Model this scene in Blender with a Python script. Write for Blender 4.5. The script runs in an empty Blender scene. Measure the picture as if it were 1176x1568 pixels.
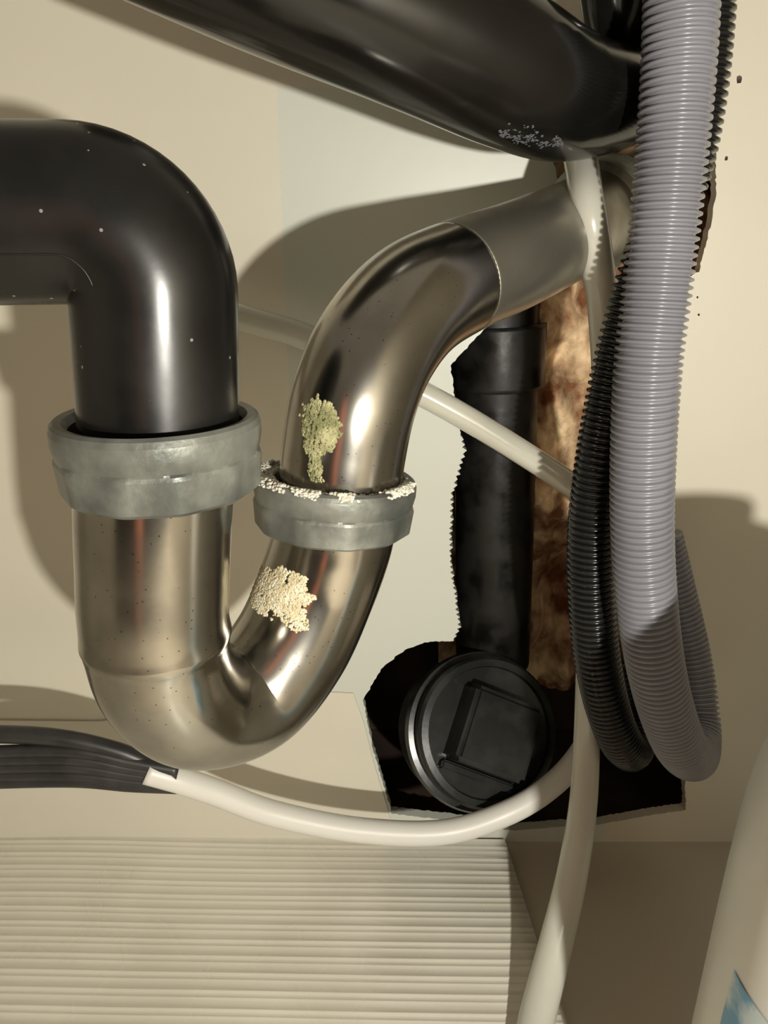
import bpy, bmesh, math, random
from mathutils import Vector, Matrix, noise, Quaternion
from mathutils.bvhtree import BVHTree
random.seed(3)
H=0.338           # lens height above the cabinet floor (m)
WY=0.36           # distance from lens to back wall
TH=math.radians(20); F=1178.0
ct,st=math.cos(TH),math.sin(TH)
CAM=Vector((0,0,H))
def ray(u,v):
    a=(u-588)/F; b=(784-v)/F
    return Vector((a, ct+st*b, -st+ct*b))
def W(u,v,Y):
    d=ray(u,v); return d*(Y/d.y)+CAM

# ------------------------------------------------ materials
def mat(name, col, col2=None, rough=0.5, metal=0.0, nscale=40, bump=0.0, bscale=200, rough2=None,
        trans=0.0, sss=0.0, coat=0.0, lo=0.4, hi=0.6, spec=0.5, detail=6):
    m=bpy.data.materials.new(name); m.use_nodes=True
    nt=m.node_tree; b=nt.nodes['Principled BSDF']; L=nt.links
    b.inputs['Base Color'].default_value=(*col,1); b.inputs['Roughness'].default_value=rough
    b.inputs['Metallic'].default_value=metal
    b.inputs['Specular IOR Level'].default_value=spec
    b.inputs['Coat Weight'].default_value=coat
    if trans: b.inputs['Transmission Weight'].default_value=trans
    if sss:
        b.inputs['Subsurface Weight'].default_value=sss; b.inputs['Subsurface Radius'].default_value=(.004,.004,.003)
        b.inputs['Subsurface Scale'].default_value=1.0
    tc=nt.nodes.new('ShaderNodeTexCoord')
    n=nt.nodes.new('ShaderNodeTexNoise'); n.inputs['Scale'].default_value=nscale; n.inputs['Detail'].default_value=detail
    L.new(tc.outputs['Object'],n.inputs['Vector'])
    if col2:
        r=nt.nodes.new('ShaderNodeValToRGB'); r.color_ramp.elements[0].position=lo; r.color_ramp.elements[1].position=hi
        r.color_ramp.elements[0].color=(*col,1); r.color_ramp.elements[1].color=(*col2,1)
        L.new(n.outputs['Fac'],r.inputs['Fac']); L.new(r.outputs['Color'],b.inputs['Base Color'])
    if rough2 is not None:
        mr=nt.nodes.new('ShaderNodeMapRange'); mr.inputs['From Min'].default_value=lo; mr.inputs['From Max'].default_value=hi
        mr.inputs['To Min'].default_value=rough; mr.inputs['To Max'].default_value=rough2
        L.new(n.outputs['Fac'],mr.inputs['Value']); L.new(mr.outputs['Result'],b.inputs['Roughness'])
    if bump:
        n2=nt.nodes.new('ShaderNodeTexNoise'); n2.inputs['Scale'].default_value=bscale; n2.inputs['Detail'].default_value=4
        L.new(tc.outputs['Object'],n2.inputs['Vector'])
        bp=nt.nodes.new('ShaderNodeBump'); bp.inputs['Strength'].default_value=bump; bp.inputs['Distance'].default_value=0.001
        L.new(n2.outputs['Fac'],bp.inputs['Height']); L.new(bp.outputs['Normal'],b.inputs['Normal'])
    return m

def speckled(m, col=(.5,.5,.46), scale=260, thr=0.035):
    nt=m.node_tree; b=nt.nodes['Principled BSDF']; L=nt.links
    tc=nt.nodes.new('ShaderNodeTexCoord'); vo=nt.nodes.new('ShaderNodeTexVoronoi'); vo.inputs['Scale'].default_value=scale
    L.new(tc.outputs['Object'],vo.inputs['Vector'])
    lt=nt.nodes.new('ShaderNodeMath'); lt.operation='LESS_THAN'; lt.inputs[1].default_value=thr
    L.new(vo.outputs['Distance'],lt.inputs[0])
    mx=nt.nodes.new('ShaderNodeMix'); mx.data_type='RGBA'
    src=b.inputs['Base Color'].links[0].from_socket if b.inputs['Base Color'].links else None
    if src: L.new(src,mx.inputs['A'])
    else: mx.inputs['A'].default_value=b.inputs['Base Color'].default_value
    mx.inputs['B'].default_value=(*col,1)
    L.new(lt.outputs[0],mx.inputs['Factor']); L.new(mx.outputs['Result'],b.inputs['Base Color'])
    return m

CREAM=(.59,.555,.46); COOL=(.52,.535,.47)
M_floor=mat('cream_floor_board',(.50,.45,.36),(.45,.40,.32),rough=.45,nscale=8)
M_base=mat('cream_facing_board',CREAM,(.56,.525,.435),rough=.5,nscale=6)
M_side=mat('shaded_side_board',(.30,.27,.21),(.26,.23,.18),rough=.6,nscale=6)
M_wall=mat('cream_back_board',CREAM,(.57,.535,.44),rough=.4,nscale=10,bump=.12,bscale=60)
def patch(m):
    nt=m.node_tree; L=nt.links; b=nt.nodes['Principled BSDF']
    g=nt.nodes.new('ShaderNodeNewGeometry'); s=nt.nodes.new('ShaderNodeSeparateXYZ'); L.new(g.outputs['Position'],s.inputs[0])
    n=nt.nodes.new('ShaderNodeTexNoise'); n.inputs['Scale'].default_value=300; L.new(g.outputs['Position'],n.inputs['Vector'])
    def math_(op,a,bb):
        k=nt.nodes.new('ShaderNodeMath'); k.operation=op
        for i,x in enumerate((a,bb)):
            if isinstance(x,(int,float)): k.inputs[i].default_value=x
            else: L.new(x,k.inputs[i])
        return k.outputs[0]
    j=math_('MULTIPLY',n.outputs['Fac'],.003)
    fx=math_('GREATER_THAN',math_('ADD',s.outputs['X'],j),-.0445+.0015)
    fz=math_('LESS_THAN',math_('ADD',s.outputs['Z'],j),H+.0578)
    fr=math_('LESS_THAN',s.outputs['X'],.13)
    f=math_('MULTIPLY',math_('MULTIPLY',fx,fz),fr)
    mx=nt.nodes.new('ShaderNodeMix'); mx.data_type='RGBA'
    src=b.inputs['Base Color'].links[0].from_socket
    L.new(src,mx.inputs['A']); mx.inputs['B'].default_value=(*COOL,1); L.new(f,mx.inputs['Factor'])
    L.new(mx.outputs['Result'],b.inputs['Base Color'])
patch(M_wall)
M_chrome=mat('tarnished_chrome',(.44,.42,.375),(.20,.188,.16),rough=.17,metal=1,nscale=28,rough2=.27,lo=.38,hi=.72,bump=.03,bscale=90)
speckled(M_chrome,(.12,.10,.07),420,.09)
M_chrome2=mat('dull_chrome',(.42,.40,.35),(.30,.285,.24),rough=.28,metal=.9,nscale=30,rough2=.45,bump=.06,bscale=120)
M_black=mat('black_abs_plastic',(.004,.004,.004),(.008,.0078,.007),rough=.22,nscale=30,rough2=.34,bump=.04,bscale=80,spec=.36)
speckled(M_black,(.16,.16,.15),200,.07)
M_black2=mat('glossy_black_pipe',(.004,.004,.0035),(.007,.0065,.0055),rough=.11,nscale=30,rough2=.20,spec=.38)
M_black3=mat('dusty_black_pipe',(.004,.004,.0035),(.012,.011,.010),rough=.28,nscale=60,rough2=.5,spec=.3,bump=.2,bscale=90)
M_zinc=mat('oxidised_zinc',(.10,.108,.098),(.29,.30,.265),rough=.34,metal=.5,nscale=60,rough2=.55,bump=.25,bscale=260,lo=.36,hi=.74)
M_crust=mat('white_lime_crust',(.66,.63,.54),(.46,.44,.37),rough=.95,nscale=300)
M_crusty=mat('yellow_crust',(.53,.46,.29),(.64,.59,.44),rough=.95,nscale=300)
M_crustg=mat('green_yellow_crust',(.19,.19,.085),(.42,.40,.22),rough=.9,nscale=220)
M_ghose=mat('grey_corrugated_plastic',(.21,.21,.24),(.18,.18,.205),rough=.28,nscale=20)
M_bhose=mat('black_corrugated_plastic',(.008,.008,.008),rough=.22)
M_tube=mat('translucent_white_tube',(.66,.65,.57),(.60,.59,.51),rough=.22,sss=.5,nscale=20,coat=.3,trans=.25)
M_tube2=mat('opaque_white_tube',(.60,.585,.54),rough=.4,sss=.2)
M_rub=mat('black_rubber_sleeve',(.014,.014,.014),(.025,.025,.024),rough=.4,nscale=80)
M_ins=mat('brown_insulation',(.20,.08,.03),(.90,.68,.42),rough=.9,nscale=45,bump=.9,bscale=260,lo=.40,hi=.66,detail=10)
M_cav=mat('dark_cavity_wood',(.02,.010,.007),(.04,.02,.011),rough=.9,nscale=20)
M_plug=mat('black_cleanout_plastic',(.009,.010,.009),(.026,.028,.025),rough=.24,nscale=60,bump=.1,bscale=90,lo=.45,hi=.8,spec=.4)
M_bottle=mat('white_hdpe',(.64,.63,.58),rough=.3,sss=.1)
M_label=mat('blue_label',(.10,.30,.50),(.5,.6,.62),rough=.3,nscale=30,lo=.45,hi=.5)
M_reflector=mat('terracotta_reflector',(.60,.22,.13),rough=.9)
M_tape=mat('grey_green_tape',(.20,.24,.21),(.42,.45,.39),rough=.6,nscale=90,bump=.4,bscale=200)

# ------------------------------------------------ mesh helpers
def link(name,me,mats,smooth=True):
    o=bpy.data.objects.new(name,me); bpy.context.scene.collection.objects.link(o)
    for m in (mats if isinstance(mats,(list,tuple)) else [mats]): me.materials.append(m)
    if smooth: me.polygons.foreach_set('use_smooth',[True]*len(me.polygons))
    return o
def group(name,kids):
    e=bpy.data.objects.new(name,None); bpy.context.scene.collection.objects.link(e); e.empty_display_size=.02
    for k in kids: k.parent=e
    return e
def catmull(P,R,sub=16):
    out=[];rr=[]
    n=len(P)
    for i in range(n-1):
        p0=P[max(i-1,0)];p1=P[i];p2=P[i+1];p3=P[min(i+2,n-1)]
        if i==0: p0=p1*2-p2
        if i+2>n-1: p3=p2*2-p1
        for k in range(sub):
            t=k/sub
            q=0.5*((2*p1)+(p2-p0)*t+(2*p0-5*p1+4*p2-p3)*t*t+(3*p1-p0-3*p2+p3)*t**3)
            out.append(q); rr.append(R[i]+(R[i+1]-R[i])*t)
    out.append(P[-1].copy()); rr.append(R[-1]); return out,rr
def fillet(P,rads,seg=20):
    out=[P[0].copy()]
    for i in range(1,len(P)-1):
        a=(P[i-1]-P[i]).normalized(); b=(P[i+1]-P[i]).normalized()
        ang=a.angle(b); r=rads[i-1]; t=r/math.tan(ang/2)
        s=P[i]+a*t; e=P[i]+b*t; c=P[i]+(a+b).normalized()*(r/math.sin(ang/2))
        v0=s-c; v1=e-c; w=v0.angle(v1)
        for k in range(seg+1):
            f=k/seg
            out.append(c+(v0*math.sin((1-f)*w)+v1*math.sin(f*w))/math.sin(w))
    out.append(P[-1].copy()); return out
def resample(P,R,step):
    L=[0]
    for i in range(1,len(P)): L.append(L[-1]+(P[i]-P[i-1]).length)
    n=max(2,int(L[-1]/step)); out=[];rr=[];j=0
    for k in range(n+1):
        s=L[-1]*k/n
        while j<len(L)-2 and L[j+1]<s: j+=1
        f=(s-L[j])/max(1e-9,L[j+1]-L[j]); f=min(max(f,0),1)
        out.append(P[j].lerp(P[j+1],f)); rr.append(R[j]+(R[j+1]-R[j])*f)
    return out,rr,L[-1]
def sweep_bm(P,R,n=48,cap=True,bm=None):
    bm=bm or bmesh.new(); N=len(P)
    T=[(P[min(i+1,N-1)]-P[max(i-1,0)]).normalized() for i in range(N)]
    up=Vector((0,0,1)) if abs(T[0].z)<.9 else Vector((0,1,0))
    x=T[0].cross(up).normalized(); rings=[]
    for i in range(N):
        if i:
            q=T[i-1].rotation_difference(T[i]); x=q@x
            x=(x-T[i]*x.dot(T[i])).normalized()
        y=T[i].cross(x)
        rings.append([bm.verts.new(P[i]+(x*math.cos(2*math.pi*k/n)+y*math.sin(2*math.pi*k/n))*R[i]) for k in range(n)])
    for i in range(N-1):
        for k in range(n):
            bm.faces.new((rings[i][k],rings[i][(k+1)%n],rings[i+1][(k+1)%n],rings[i+1][k]))
    if cap:
        bm.faces.new(list(reversed(rings[0]))); bm.faces.new(rings[-1])
    return bm
def finish(bm,name,mats,smooth=True):
    bmesh.ops.recalc_face_normals(bm,faces=bm.faces[:])
    me=bpy.data.meshes.new(name); bm.to_mesh(me); bm.free(); return link(name,me,mats,smooth)
def tube(name,pts,rad,m,step=.002,n=40,spline=True):
    P=[p if isinstance(p,Vector) else W(*p[:3]) for p in pts]
    R=rad if isinstance(rad,list) else [rad]*len(P)
    if spline: P,R=catmull(P,R)
    P,R,_=resample(P,R,step)
    return finish(sweep_bm(P,R,n),name,m)
def corrugated(name,pts,rad,m,period,depth,n=40):
    P,R=catmull([W(*p) for p in pts],[rad]*len(pts))
    P,R,L=resample(P,R,period/8)
    prof=[0,.55,1,1,1,.55,0,0]
    R=[r-depth+depth*prof[i%8] for i,r in enumerate(R)]
    return finish(sweep_bm(P,R,n),name,m)
def lathe(name,prof,m,center,axis=Vector((0,0,1)),n=64,facet=None,rot=0,smooth=False,a0=None,a1=None):
    bm=bmesh.new(); q=Vector((0,0,1)).rotation_difference(axis.normalized()); rings=[]
    part=a0 is not None
    for r,h,fc in prof:
        ring=[]
        for k in range(n):
            a=2*math.pi*k/n if not part else a0+(a1-a0)*k/(n-1); rr=r
            if fc and facet:
                s=2*math.pi/facet; aa=((a+s/2)%s)-s/2
                rr=min(r*.988,r*math.cos(s/2)/math.cos(aa))
            ring.append(bm.verts.new(center+q@Vector((rr*math.cos(a+rot),rr*math.sin(a+rot),h))))
        rings.append(ring)
    for i in range(len(rings)-1):
        for k in range(n-1 if part else n): bm.faces.new((rings[i][k],rings[i][(k+1)%n],rings[i+1][(k+1)%n],rings[i+1][k]))
    return bm,rings
def smooth_by_angle(o,deg=35):
    me=o.data
    me.polygons.foreach_set('use_smooth',[True]*len(me.polygons))
    bm=bmesh.new(); bm.from_mesh(me)
    for e in bm.edges:
        if len(e.link_faces)==2 and e.calc_face_angle(0)>math.radians(deg): e.smooth=False
    bm.to_mesh(me); bm.free()
def box(name,c,s,m,bev=0):
    bm=bmesh.new(); bmesh.ops.create_cube(bm,size=1)
    for v in bm.verts: v.co=Vector((v.co.x*s[0]+c[0],v.co.y*s[1]+c[1],v.co.z*s[2]+c[2]))
    if bev: bmesh.ops.bevel(bm,geom=bm.edges[:],offset=bev,segments=3,affect='EDGES')
    return finish(bm,name,m,False)
def board(name,outer,holes,m,y,thick):
    cu=bpy.data.curves.new(name,'CURVE'); cu.dimensions='2D'; cu.fill_mode='BOTH'; cu.extrude=thick/2
    for pl in [outer]+holes:
        s=cu.splines.new('POLY'); s.points.add(len(pl)-1)
        for i,(x,z) in enumerate(pl): s.points[i].co=(x,z,0,1)
        s.use_cyclic_u=True
    t=bpy.data.objects.new('tmp',cu); bpy.context.scene.collection.objects.link(t)
    dg=bpy.context.evaluated_depsgraph_get(); me=bpy.data.meshes.new_from_object(t.evaluated_get(dg))
    bpy.data.objects.remove(t); me.name=name
    me.transform(Matrix.Translation((0,y+thick/2,0))@Matrix.Rotation(math.radians(90),4,'X'))
    me.materials.clear()
    return link(name,me,m,False)
def rough_poly(pl,step=.0015,amp=.0004,shadow_saw=None):
    out=[];c=0
    for i in range(len(pl)):
        a=Vector(pl[i]).to_3d(); b=Vector(pl[(i+1)%len(pl)]).to_3d(); n=max(1,int((b-a).length/step))
        for k in range(n):
            p=a.lerp(b,k/n); c+=1
            dx=0
            if shadow_saw and shadow_saw[0]<p.y<shadow_saw[1] and p.x<shadow_saw[2]: dx=(.0008 if c%2 else -.0008)
            out.append((p.x+dx+random.uniform(-amp,amp),p.y+random.uniform(-amp,amp)))
    return out
def XZ(u,v,Y=WY):
    p=W(u,v,Y); return (p.x,p.z)
# fast blob accumulation
_t=bmesh.new(); bmesh.ops.create_icosphere(_t,subdivisions=1,radius=1)
ICOV=[v.co.copy() for v in _t.verts]; ICOF=[[v.index for v in f.verts] for f in _t.faces]; _t.free()
class Blobs:
    def __init__(s): s.v=[];s.f=[];s.k=0
    def add(s,p,q,r,flat):
        b=len(s.v); s.k+=1
        for c0 in ICOV:
            c=c0*r*(1+.6*noise.noise(c0*2+Vector((s.k,0,0)))); c.z*=flat; s.v.append(p+q@c)
        s.f+=[[i+b for i in f] for f in ICOF]
    def done(s,name,m):
        me=bpy.data.meshes.new(name); me.from_pydata(s.v,[],s.f); return link(name,me,m)

# ------------------------------------------------ cabinet shell
hole=[XZ(*p) for p in [(845,232),(905,190),(1000,165),(1075,180),(1096,235),(1096,300),(1085,360),(1070,415),(1045,432),
 (1022,520),(1020,800),(1030,1000),(1048,1130),(1050,1240),(985,1250),(920,1262),(780,1272),(690,1256),(600,1246),
 (572,1150),(556,1072),(585,1022),(620,995),(655,983),(694,982),(704,960),(690,860),(692,760),(712,690),(700,640),(690,560),(745,500),(790,440),(850,380),(860,300)]]
def nail(u,v,r):
    cx,cz=XZ(u,v); return [(cx+r*(.7+random.random()*.6)*math.cos(t*.785),cz-r*1.3*(.7+random.random()*.6)*math.sin(t*.785)) for t in range(8)]
nails=[nail(1132,122,.0013),nail(1112,243,.0007),nail(1070,482,.0005),nail(1068,455,.0004)]
board('wall_back',[(-.5,0),(.27,0),(.27,.68),(-.5,.68)],[rough_poly(hole,shadow_saw=(XZ(700,975)[1],XZ(700,665)[1],XZ(760,800)[0]))]+nails,M_wall,WY,.006)  # left hole edge toothed to imitate the corrugated hose's shadow outline
box('floor',(-.115,.02,-.006),(.77,.70,.012),M_floor)
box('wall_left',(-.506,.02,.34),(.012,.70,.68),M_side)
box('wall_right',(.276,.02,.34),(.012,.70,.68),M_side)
bb=[XZ(-330,1098),(XZ(150,1103)),XZ(350,1085),XZ(498,1058),XZ(541,1060),XZ(557,1104),XZ(572,1165),XZ(598,1252)]
board('baseboard_back',bb+[(bb[-1][0],.0),(-.42,.0)],[],M_base,WY-.0012,.0012)
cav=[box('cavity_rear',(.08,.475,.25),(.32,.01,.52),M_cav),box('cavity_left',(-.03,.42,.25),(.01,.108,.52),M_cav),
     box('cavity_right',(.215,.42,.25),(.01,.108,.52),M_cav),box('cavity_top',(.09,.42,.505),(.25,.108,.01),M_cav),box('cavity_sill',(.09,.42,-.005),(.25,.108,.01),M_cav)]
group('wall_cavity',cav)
bm=bmesh.new(); nx,nz=130,220
x0,x1,z0,z1=.035,.165,.05,.44
g=[[None]*(nz+1) for _ in range(nx+1)]
for i in range(nx+1):
    for j in range(nz+1):
        x=x0+(x1-x0)*i/nx; z=z0+(z1-z0)*j/nz
        d=noise.fractal(Vector((x*40,z*22,1)),1,2,5)*.013+abs(noise.noise(Vector((x*15,z*12,7))))*.03+abs(noise.noise(Vector((x*90+3*noise.noise(Vector((x*30,z*30,0))),z*50,3))))*.006
        back=.035*max(0,min(1,(.22-z)/.08))
        g[i][j]=bm.verts.new((x,.418-d+back,z))
for i in range(nx):
    for j in range(nz): bm.faces.new((g[i][j],g[i+1][j],g[i+1][j+1],g[i][j+1]))
finish(bm,'wall_insulation',M_ins)

# ------------------------------------------------ ribbed plastic mat
bm=bmesh.new(); per=.0092; xs=[-.46+.53*i/60 for i in range(61)]
prof=[(0,0),(.10,.0),(.18,.0004),(.24,.0004),(.32,0),(.6,0),(.76,.0),(.80,.00015),(.86,.00015),(.90,0)]
ys=[];y=-.0
while y<.345:
    for f,h in prof: ys.append((y+f*per,h))
    y+=per
rows=[]
for yy,h in ys:
    rows.append([bm.verts.new((x+ (.0 if x<.06 else (.355-yy)*.09), yy+.010-.018*x, .004+h+.0018*noise.noise(Vector((x*9,yy*9,0))))) for x in xs])
for i in range(len(rows)-1):
    for k in range(len(xs)-1): bm.faces.new((rows[i][k],rows[i][k+1],rows[i+1][k+1],rows[i+1][k]))
M_mat=mat('ribbed_clear_plastic',(.68,.65,.56),(.62,.59,.50),rough=.18,rough2=.32,nscale=14,coat=.6)
mo=finish(bm,'ribbed_plastic_mat',M_mat)
sm=mo.modifiers.new('thick','SOLIDIFY'); sm.thickness=.002; sm.offset=-1

# ------------------------------------------------ left black pipe
P=fillet([Vector((-.30,.152,H+.0025)),Vector((-.0515,.1825,H+.0035)),Vector((-.0545,.181,H-.054))],[.0155])
P,R,_=resample(P,[.0188]*len(P),.0015)
bl=finish(sweep_bm(P,R,64),'pipe_body',M_black)
S=[]
for i in range(2,len(P)-30):
    T=(P[i+1]-P[i-1]).normalized(); inn=T.cross(Vector((0,-1,0))).normalized()
    n_=inn.cross(T); n_=n_ if n_.y<0 else -n_
    a=math.radians(24); S.append(P[i]+(n_*math.cos(a)+inn*math.sin(a))*.0187)
seam=finish(sweep_bm(S,[.00028]*len(S),8),'mould_seam',M_black)
group('black_drain_elbow',[bl,seam])

# ------------------------------------------------ chrome trap
RP=.0188
trap_pts=[(237,735,.181),(236,860,.181),(238,955,.181),(256,1035,.184),(308,1078,.195),(385,1060,.208),(445,988,.216),(485,900,.221),(508,830,.222),(516,780,.222)]
Pt,Rt=catmull([W(*p) for p in trap_pts],[RP]*len(trap_pts))
Pt,Rt,Lt=resample(Pt,Rt,.0012)
zj=W(237,975,.181).z
Rt=[r+ (.0004 if p.z>zj and p.x<-.04 else 0) + .0005*math.exp(-((p.z-zj)/.003)**2)*(1 if p.x<-.045 else 0) for p,r in zip(Pt,Rt)]
bm=sweep_bm(Pt,Rt,72); trap=finish(bm,'trap_bend',M_chrome)
arm_pts=[(512,815,.222),(519,760,.2220),(527,690,.2225),(543,610,.2243),(577,530,.2315),(632,465,.246),(705,425,.267),(790,392,.290),(880,350,.325),(935,318,.352),(975,290,.385)]
armP,armR=catmull([W(*p) for p in arm_pts],[.0186]*len(arm_pts))
armP,armR,_=resample(armP,armR,.0012)
cut=next(i for i,p in enumerate(armP) if p.x>W(690,430,.265).x)
arm1=finish(sweep_bm(armP[:cut+1],armR[:cut+1],72),'wall_bend',M_chrome)
arm2=finish(sweep_bm(armP[cut:],armR[cut:],72),'wall_tailpiece',M_chrome2)
end=next(i for i,p in enumerate(armP) if p.y>.338)
e2=min(end+14,len(armP)-1)
tape=finish(sweep_bm(armP[end:e2],[.0215+.0006*random.random() for _ in armP[end:e2]],48),'joint_tape',M_tape)
def nut(name,c,axis,R,h,rot):
    pr=[(R*.80,-h*.5,0),(R*.91,-h*.5,1),(R*.965,-h*.44,1),(R*.995,-h*.02,1),(R*.985,h*.03,1),(R*.955,h*.06,0),(R*.965,h*.10,0),(R*.985,h*.24,0),(R*.985,h*.40,0),(R*.965,h*.48,0),(R*.93,h*.52,0),(R*.86,h*.5,0),(R*.81,h*.40,0),(R*.79,h*.1,0)]
    bm,_=lathe(name,pr,None,c,axis,120,11,rot); o=finish(bm,name,M_zinc); smooth_by_angle(o,17); return o
n1c=Vector((-.0545,.181,H-.0505)); n1=nut('inlet_slip_nut',n1c,Vector((0.0,0,1)),.0250,.0182,.3)
n2c=W(512,768,.222); ax=(W(522,730,.2245)-W(507,840,.222)); ax=ax.normalized().lerp(Vector((0,0,1)),.5)
n2=nut('outlet_slip_nut',n2c,ax,.0250,.0162,.1)
def bvh_of(objs):
    V=[];Fs=[]
    for o in objs:
        b=len(V); V+=[v.co.copy() for v in o.data.vertices]; Fs+=[[i+b for i in p.vertices] for p in o.data.polygons]
    return BVHTree.FromPolygons(V,Fs)
tree=bvh_of([trap,arm1,n1,n2,bl])
def crust(name,cu,cv,ru,rv,n,s0,s1,m,ang=0,flat=.5,wob=.6):
    B=Blobs(); k=0;tries=0
    while k<n and tries<n*6:
        tries+=1
        a=random.random()*6.283; r=math.sqrt(random.random())
        x=r*math.cos(a)*ru; y=r*math.sin(a)*rv
        edge=noise.noise(Vector((x*.05,y*.05,cu)))*wob+noise.noise(Vector((x*.15,y*.15,cu)))*.3
        if r>.8+edge: continue
        u=cu+x*math.cos(ang)-y*math.sin(ang); v=cv+x*math.sin(ang)+y*math.cos(ang)
        hit=tree.ray_cast(CAM,ray(u,v).normalized())
        if hit[0] is None: continue
        s=random.uniform(s0,s1)*(1.15-r*.6)
        B.add(hit[0],Vector((0,0,1)).rotation_difference(hit[1]),s,flat)
        k+=1
    return B.done(name,m)
cr=[crust('yellow_deposit',424,906,62,44,3000,.0002,.0009,M_crusty,.25,.35),
    crust('yellow_deposit_lower',448,948,34,22,420,.0002,.0007,M_crusty,.2,.35),
    crust('green_deposit',489,655,36,56,3000,.0003,.0009,M_crustg,0,.22,.25),
    crust('green_deposit_drip',484,718,14,30,300,.0002,.0007,M_crustg,-.1,.25,.3)]
# lime crust follows the nut's rim: dropped along the nut axis onto whatever is below
B=Blobs(); q=Vector((0,0,1)).rotation_difference(ax.normalized()); axn=ax.normalized()
ntree=bvh_of([n2])
for k in range(7000):
    a=random.uniform(math.pi*.85,math.pi*2.0)
    rr=random.uniform(.0188,.0244)
    w=noise.noise(Vector((a*2.2,0,3)))+.5*noise.noise(Vector((a*7,rr*450,5)))+.3*noise.noise(Vector((a*20,rr*1200,8)))
    if w<(-.22 if rr<.0212 else -.04): continue
    o=n2c+q@Vector((rr*math.cos(a),rr*math.sin(a),.02))
    hit=ntree.ray_cast(o,-axn)
    if hit[0] is None or (hit[0]-o).length>.017: 
        if rr>.0200: continue
        p=n2c+q@Vector((rr*math.cos(a),rr*math.sin(a),.0070))
    else: p=hit[0]
    B.add(p+axn*random.uniform(-.0002,.0007),q,random.uniform(.0002,.0007),.8)
cr.append(B.done('lime_deposit',M_crust))
group('chrome_p_trap',[trap,arm1,arm2,tape,n1,n2]+cr)

# ------------------------------------------------ upper black pipe
up=[(150,-190,.232),(230,-150,.235),(430,-55,.245),(628,32,.258),(770,105,.272),(855,145,.288),(930,152,.305),(990,138,.325),(1030,112,.345)]
a=tube('pipe_run',up,[.023,.023,.023,.023,.022,.0205,.0175,.0155,.0150],M_black2,n=64)
b=tube('pipe_riser',[(940,-110,.30),(946,-10,.305),(962,50,.315),(1000,95,.33)],.0125,M_black2)
c_=tube('pipe_bead',[(978,85,.318),(984,120,.3215),(984,160,.3215),(978,195,.318)],.0022,M_black2)
tree2=bvh_of([a]); B=Blobs()
for k in range(420):
    u=random.uniform(765,862); t=(u-765)/97
    v=203+18*t+random.gauss(0,7)*(1.1-abs(t-.5))
    if noise.noise(Vector((u*.06,v*.12,2)))<-.02: continue
    hit=tree2.ray_cast(CAM,ray(u,v).normalized())
    if hit[0] is None: continue
    B.add(hit[0],Vector((0,0,1)).rotation_difference(hit[1]),random.uniform(.0002,.0006),.10)
M_scuff=mat('pale_scuff',(.09,.095,.11),rough=.8)
d_=B.done('pipe_scuffs',M_scuff)
group('black_waste_pipe',[a,b,c_,d_])

# ------------------------------------------------ hoses
corrugated('grey_corrugated_hose',[(1046,-90,.272),(1041,60,.270),(1033,180,.268),(1020,320,.266),(1005,450,.264),(992,560,.262),(985,680,.262),(983,800,.262),(988,900,.262),(1000,1000,.264),(1018,1080,.269),(1042,1142,.280),(1062,1155,.300),(1066,1105,.318),(1053,1010,.332),(1030,910,.340),(1008,820,.345)],.0113,M_ghose,.0025,.0015)
corrugated('black_corrugated_hose',[(1084,-90,.294),(1078,30,.293),(1067,150,.292),(1046,260,.291),(1012,350,.290),(978,450,.289),(943,580,.288),(914,740,.288),(905,860,.288),(911,980,.288),(928,1075,.291),(952,1138,.300),(970,1145,.318),(978,1085,.332),(962,1010,.340)],.0098,M_bhose,.0027,.0016)
tube('clear_drain_tube',[(800,-90,.338),(830,20,.338),(868,150,.337),(888,240,.318),(899,310,.2985),(912,390,.299),(925,480,.310),(930,650,.315),(915,850,.314),(904,1000,.313),(899,1120,.309),(893,1230,.298),(876,1340,.284),(850,1450,.266),(822,1560,.243),(800,1670,.217)],[.0062]*11+[.0066,.0072,.0078,.008,.008],M_tube)
tube('white_supply_tube',[(225,1180,.288),(270,1193,.29),(330,1213,.295),(420,1246,.30),(550,1271,.305),(680,1274,.310),(780,1243,.315),(850,1198,.325),(895,1145,.335),(920,1090,.342)],.0061,M_tube2)
tube('white_cross_tube',[(180,425,.335),(365,485,.335),(480,521,.335),(650,605,.335),(760,668,.336),(875,742,.337),(960,800,.338)],.0056,M_tube)
ks=[]
for i,(va,vb,vc) in enumerate([(1152,1150,1180),(1164,1162,1187),(1176,1174,1194),(1188,1187,1201),(1199,1196,1206)]):
    ks.append(tube('strand_%d'%(i+1),[(-200,va+6,.284),(-40,va,.285),(110,vb,.286),(200,(vb+vc)/2+2,.287),(272,vc,.288)],.0029,M_rub,n=16))
ks.append(tube('strand_6',[(-200,1126,.288),(-20,1124,.288),(90,1130,.288),(180,1150,.289),(240,1175,.290)],.0040,M_rub,n=20))
group('ribbed_rubber_cable',ks)

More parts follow.
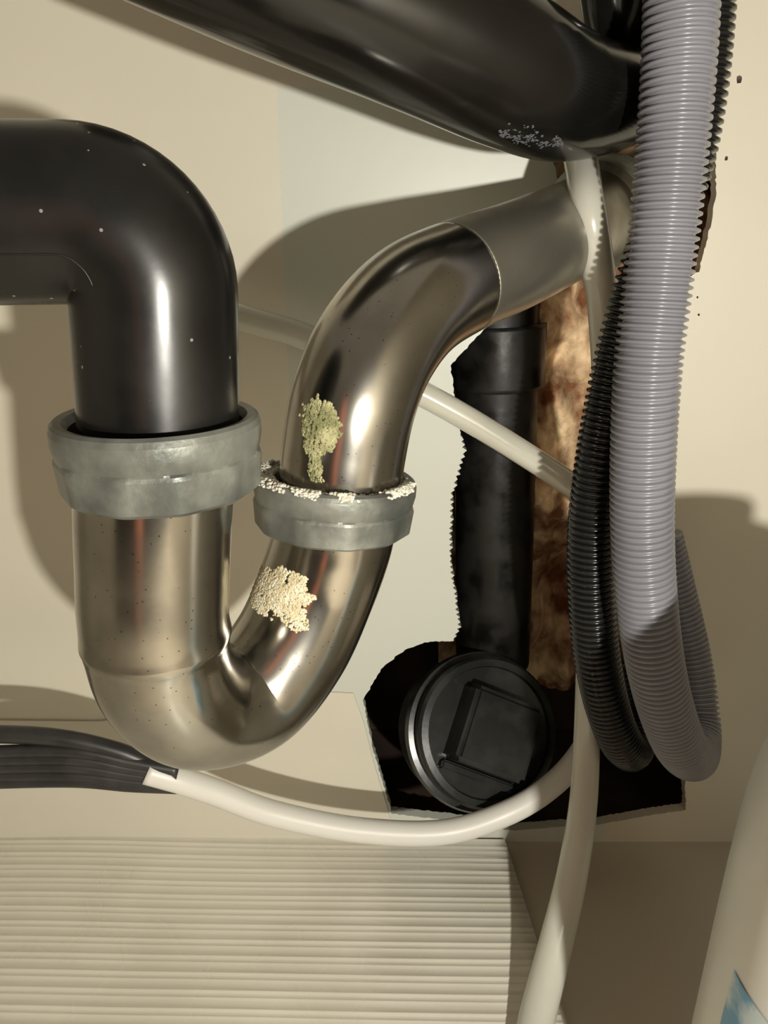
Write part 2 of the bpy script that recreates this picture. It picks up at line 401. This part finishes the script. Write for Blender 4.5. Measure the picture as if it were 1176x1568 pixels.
# ------------------------------------------------ cavity stack + cleanout
st1=tube('stack_pipe',[(758,300,.40),(760,480,.398),(757,800,.396),(754,1010,.400)],.0215,M_black3,n=48)
st2=tube('stack_coupling',[(762,495,.397),(761,590,.397)],.0245,M_black3,n=48)
group('black_soil_stack',[st1,st2])
pc=W(744,1120,.348); nrm=(CAM-pc).normalized().lerp(Vector((.60,-1,.55)).normalized(),.62).normalized()
thr=[]
h=-.034
while h<-.014:
    thr+=[(.0385,h,0),(.0395,h+.0006,0),(.0395,h+.0015,0),(.0385,h+.0021,0)]; h+=.0032
bm,rg=lathe('body',[(.030,-.036,0),(.036,-.036,0)]+thr+[(.0385,-.012,0),(.042,-.011,0),(.0430,-.008,0),(.042,-.0045,0),(.0385,-.004,0),(.0385,-.002,0),(.0395,-.001,0),(.0395,.0045,0),(.0380,.0062,0),(.0345,.0066,0),(.0338,.0042,0),(.001,.0042,0)],None,pc,nrm,72)
body=finish(bm,'cleanout_body',M_plug); smooth_by_angle(body,30)
def frame(nrm):
    x=Vector((0,0,1)).cross(nrm).normalized(); y=nrm.cross(x).normalized(); return Matrix((x,y,nrm)).transposed()
Fm=frame(nrm)
def plug_block(name,cx,cy,sx,sy,z0,z1,ang,taper,bev):
    bm=bmesh.new(); bmesh.ops.create_cube(bm,size=1)
    R2=Matrix.Rotation(ang,3,'Z')
    for v in bm.verts:
        t=taper if v.co.z>0 else 1
        z=z1 if v.co.z>0 else z0
        v.co=Vector((v.co.x*sx*t,v.co.y*sy*t,z))
    bmesh.ops.bevel(bm,geom=bm.edges[:],offset=bev,segments=3,affect='EDGES')
    for v in bm.verts: v.co=pc+Fm@(R2@v.co+Vector((cx,cy,0)))
    return finish(bm,name,M_plug,False)
A=math.radians(-29)
pb=[body,plug_block('wrench_square',0,0,.042,.042,.002,.022,A,.93,.0024),
    plug_block('square_lip',-.0115,-.0205,.044,.005,.002,.0085,A,.95,.001)]
group('drain_cleanout_plug',pb)

# ------------------------------------------------ bottle
bc=Vector((.147,.152,0)); hb=H-.104
pr=[(.0,.0005),(.044,.0005),(.051,.003),(.054,.010),(.0545,.05),(.0535,.12),(.0525,hb-.055),(.0505,hb-.032),(.046,hb-.014),(.037,hb-.004),(.026,hb+.001),(.018,hb+.003),(.016,hb+.006)]
bm,_=lathe('b',[(max(r,.0005),h,0) for r,h in pr],None,bc,Vector((0,0,1)),96)
bo=finish(bm,'bottle_body',M_bottle)
sb=bo.modifiers.new('s','SUBSURF'); sb.levels=2; sb.render_levels=2
bm,_=lathe('l',[(.0548,.035,0),(.0549,.05,0),(.0545,.08,0),(.0541,.11,0),(.0537,.135,0),(.0532,.152,0)],None,bc,Vector((0,0,1)),60,a0=math.radians(180),a1=math.radians(300))
lab=finish(bm,'bottle_label',M_label)
bm,_=lathe('c',[(.0165,hb+.002,0),(.0172,hb+.003,0),(.0172,hb+.009,0),(.0155,hb+.011,0),(.0005,hb+.011,0)],None,bc,Vector((0,0,1)),64)
cap=finish(bm,'bottle_cap',M_bottle); smooth_by_angle(cap,40)
group('white_detergent_bottle',[bo,lab,cap])

# ------------------------------------------------ unseen reflector sheet, added to put a warm streak in the chrome
bm=bmesh.new(); rows=[]
for i in range(41):
    x=-.15+.06*i/40
    rows.append([bm.verts.new((x,-.30+.008*math.sin(i*.9)+.004*math.sin(j*.3),.05+.42*j/30)) for j in range(31)])
for i in range(40):
    for j in range(30): bm.faces.new((rows[i][j],rows[i+1][j],rows[i+1][j+1],rows[i][j+1]))
tw=finish(bm,'added_warm_reflector',M_reflector); tw.modifiers.new('t','SOLIDIFY').thickness=.004

# ------------------------------------------------ light + world
ld=bpy.data.lights.new('phone_torch','POINT'); ld.energy=12.0; ld.shadow_soft_size=.007; ld.color=(1,.955,.85)
lo=bpy.data.objects.new('phone_torch',ld); lo.location=(.13,-.20,H-.04); bpy.context.scene.collection.objects.link(lo)
w=bpy.data.worlds.new('room'); bpy.context.scene.world=w; w.use_nodes=True
nt=w.node_tree; bg=nt.nodes['Background']
tc=nt.nodes.new('ShaderNodeTexCoord'); sp=nt.nodes.new('ShaderNodeSeparateXYZ'); nt.links.new(tc.outputs['Generated'],sp.inputs[0])
r=nt.nodes.new('ShaderNodeValToRGB'); r.color_ramp.elements[0].position=.45; r.color_ramp.elements[0].color=(.05,.042,.03,1)
r.color_ramp.elements[1].position=.9; r.color_ramp.elements[1].color=(.75,.65,.50,1)
mp=nt.nodes.new('ShaderNodeMapRange'); mp.inputs['From Min'].default_value=-1; nt.links.new(sp.outputs['Z'],mp.inputs['Value']); nt.links.new(mp.outputs['Result'],r.inputs['Fac'])
nt.links.new(r.outputs['Color'],bg.inputs['Color']); bg.inputs['Strength'].default_value=.38
bpy.context.scene.view_settings.view_transform='Standard'

cd=bpy.data.cameras.new('camera'); co=bpy.data.objects.new('camera',cd); bpy.context.scene.collection.objects.link(co)
cd.sensor_fit='VERTICAL'; cd.sensor_height=36; cd.lens=F/1568*36; cd.clip_start=.005
co.location=CAM; co.rotation_euler=(math.radians(70),0,0)
bpy.context.scene.camera=co
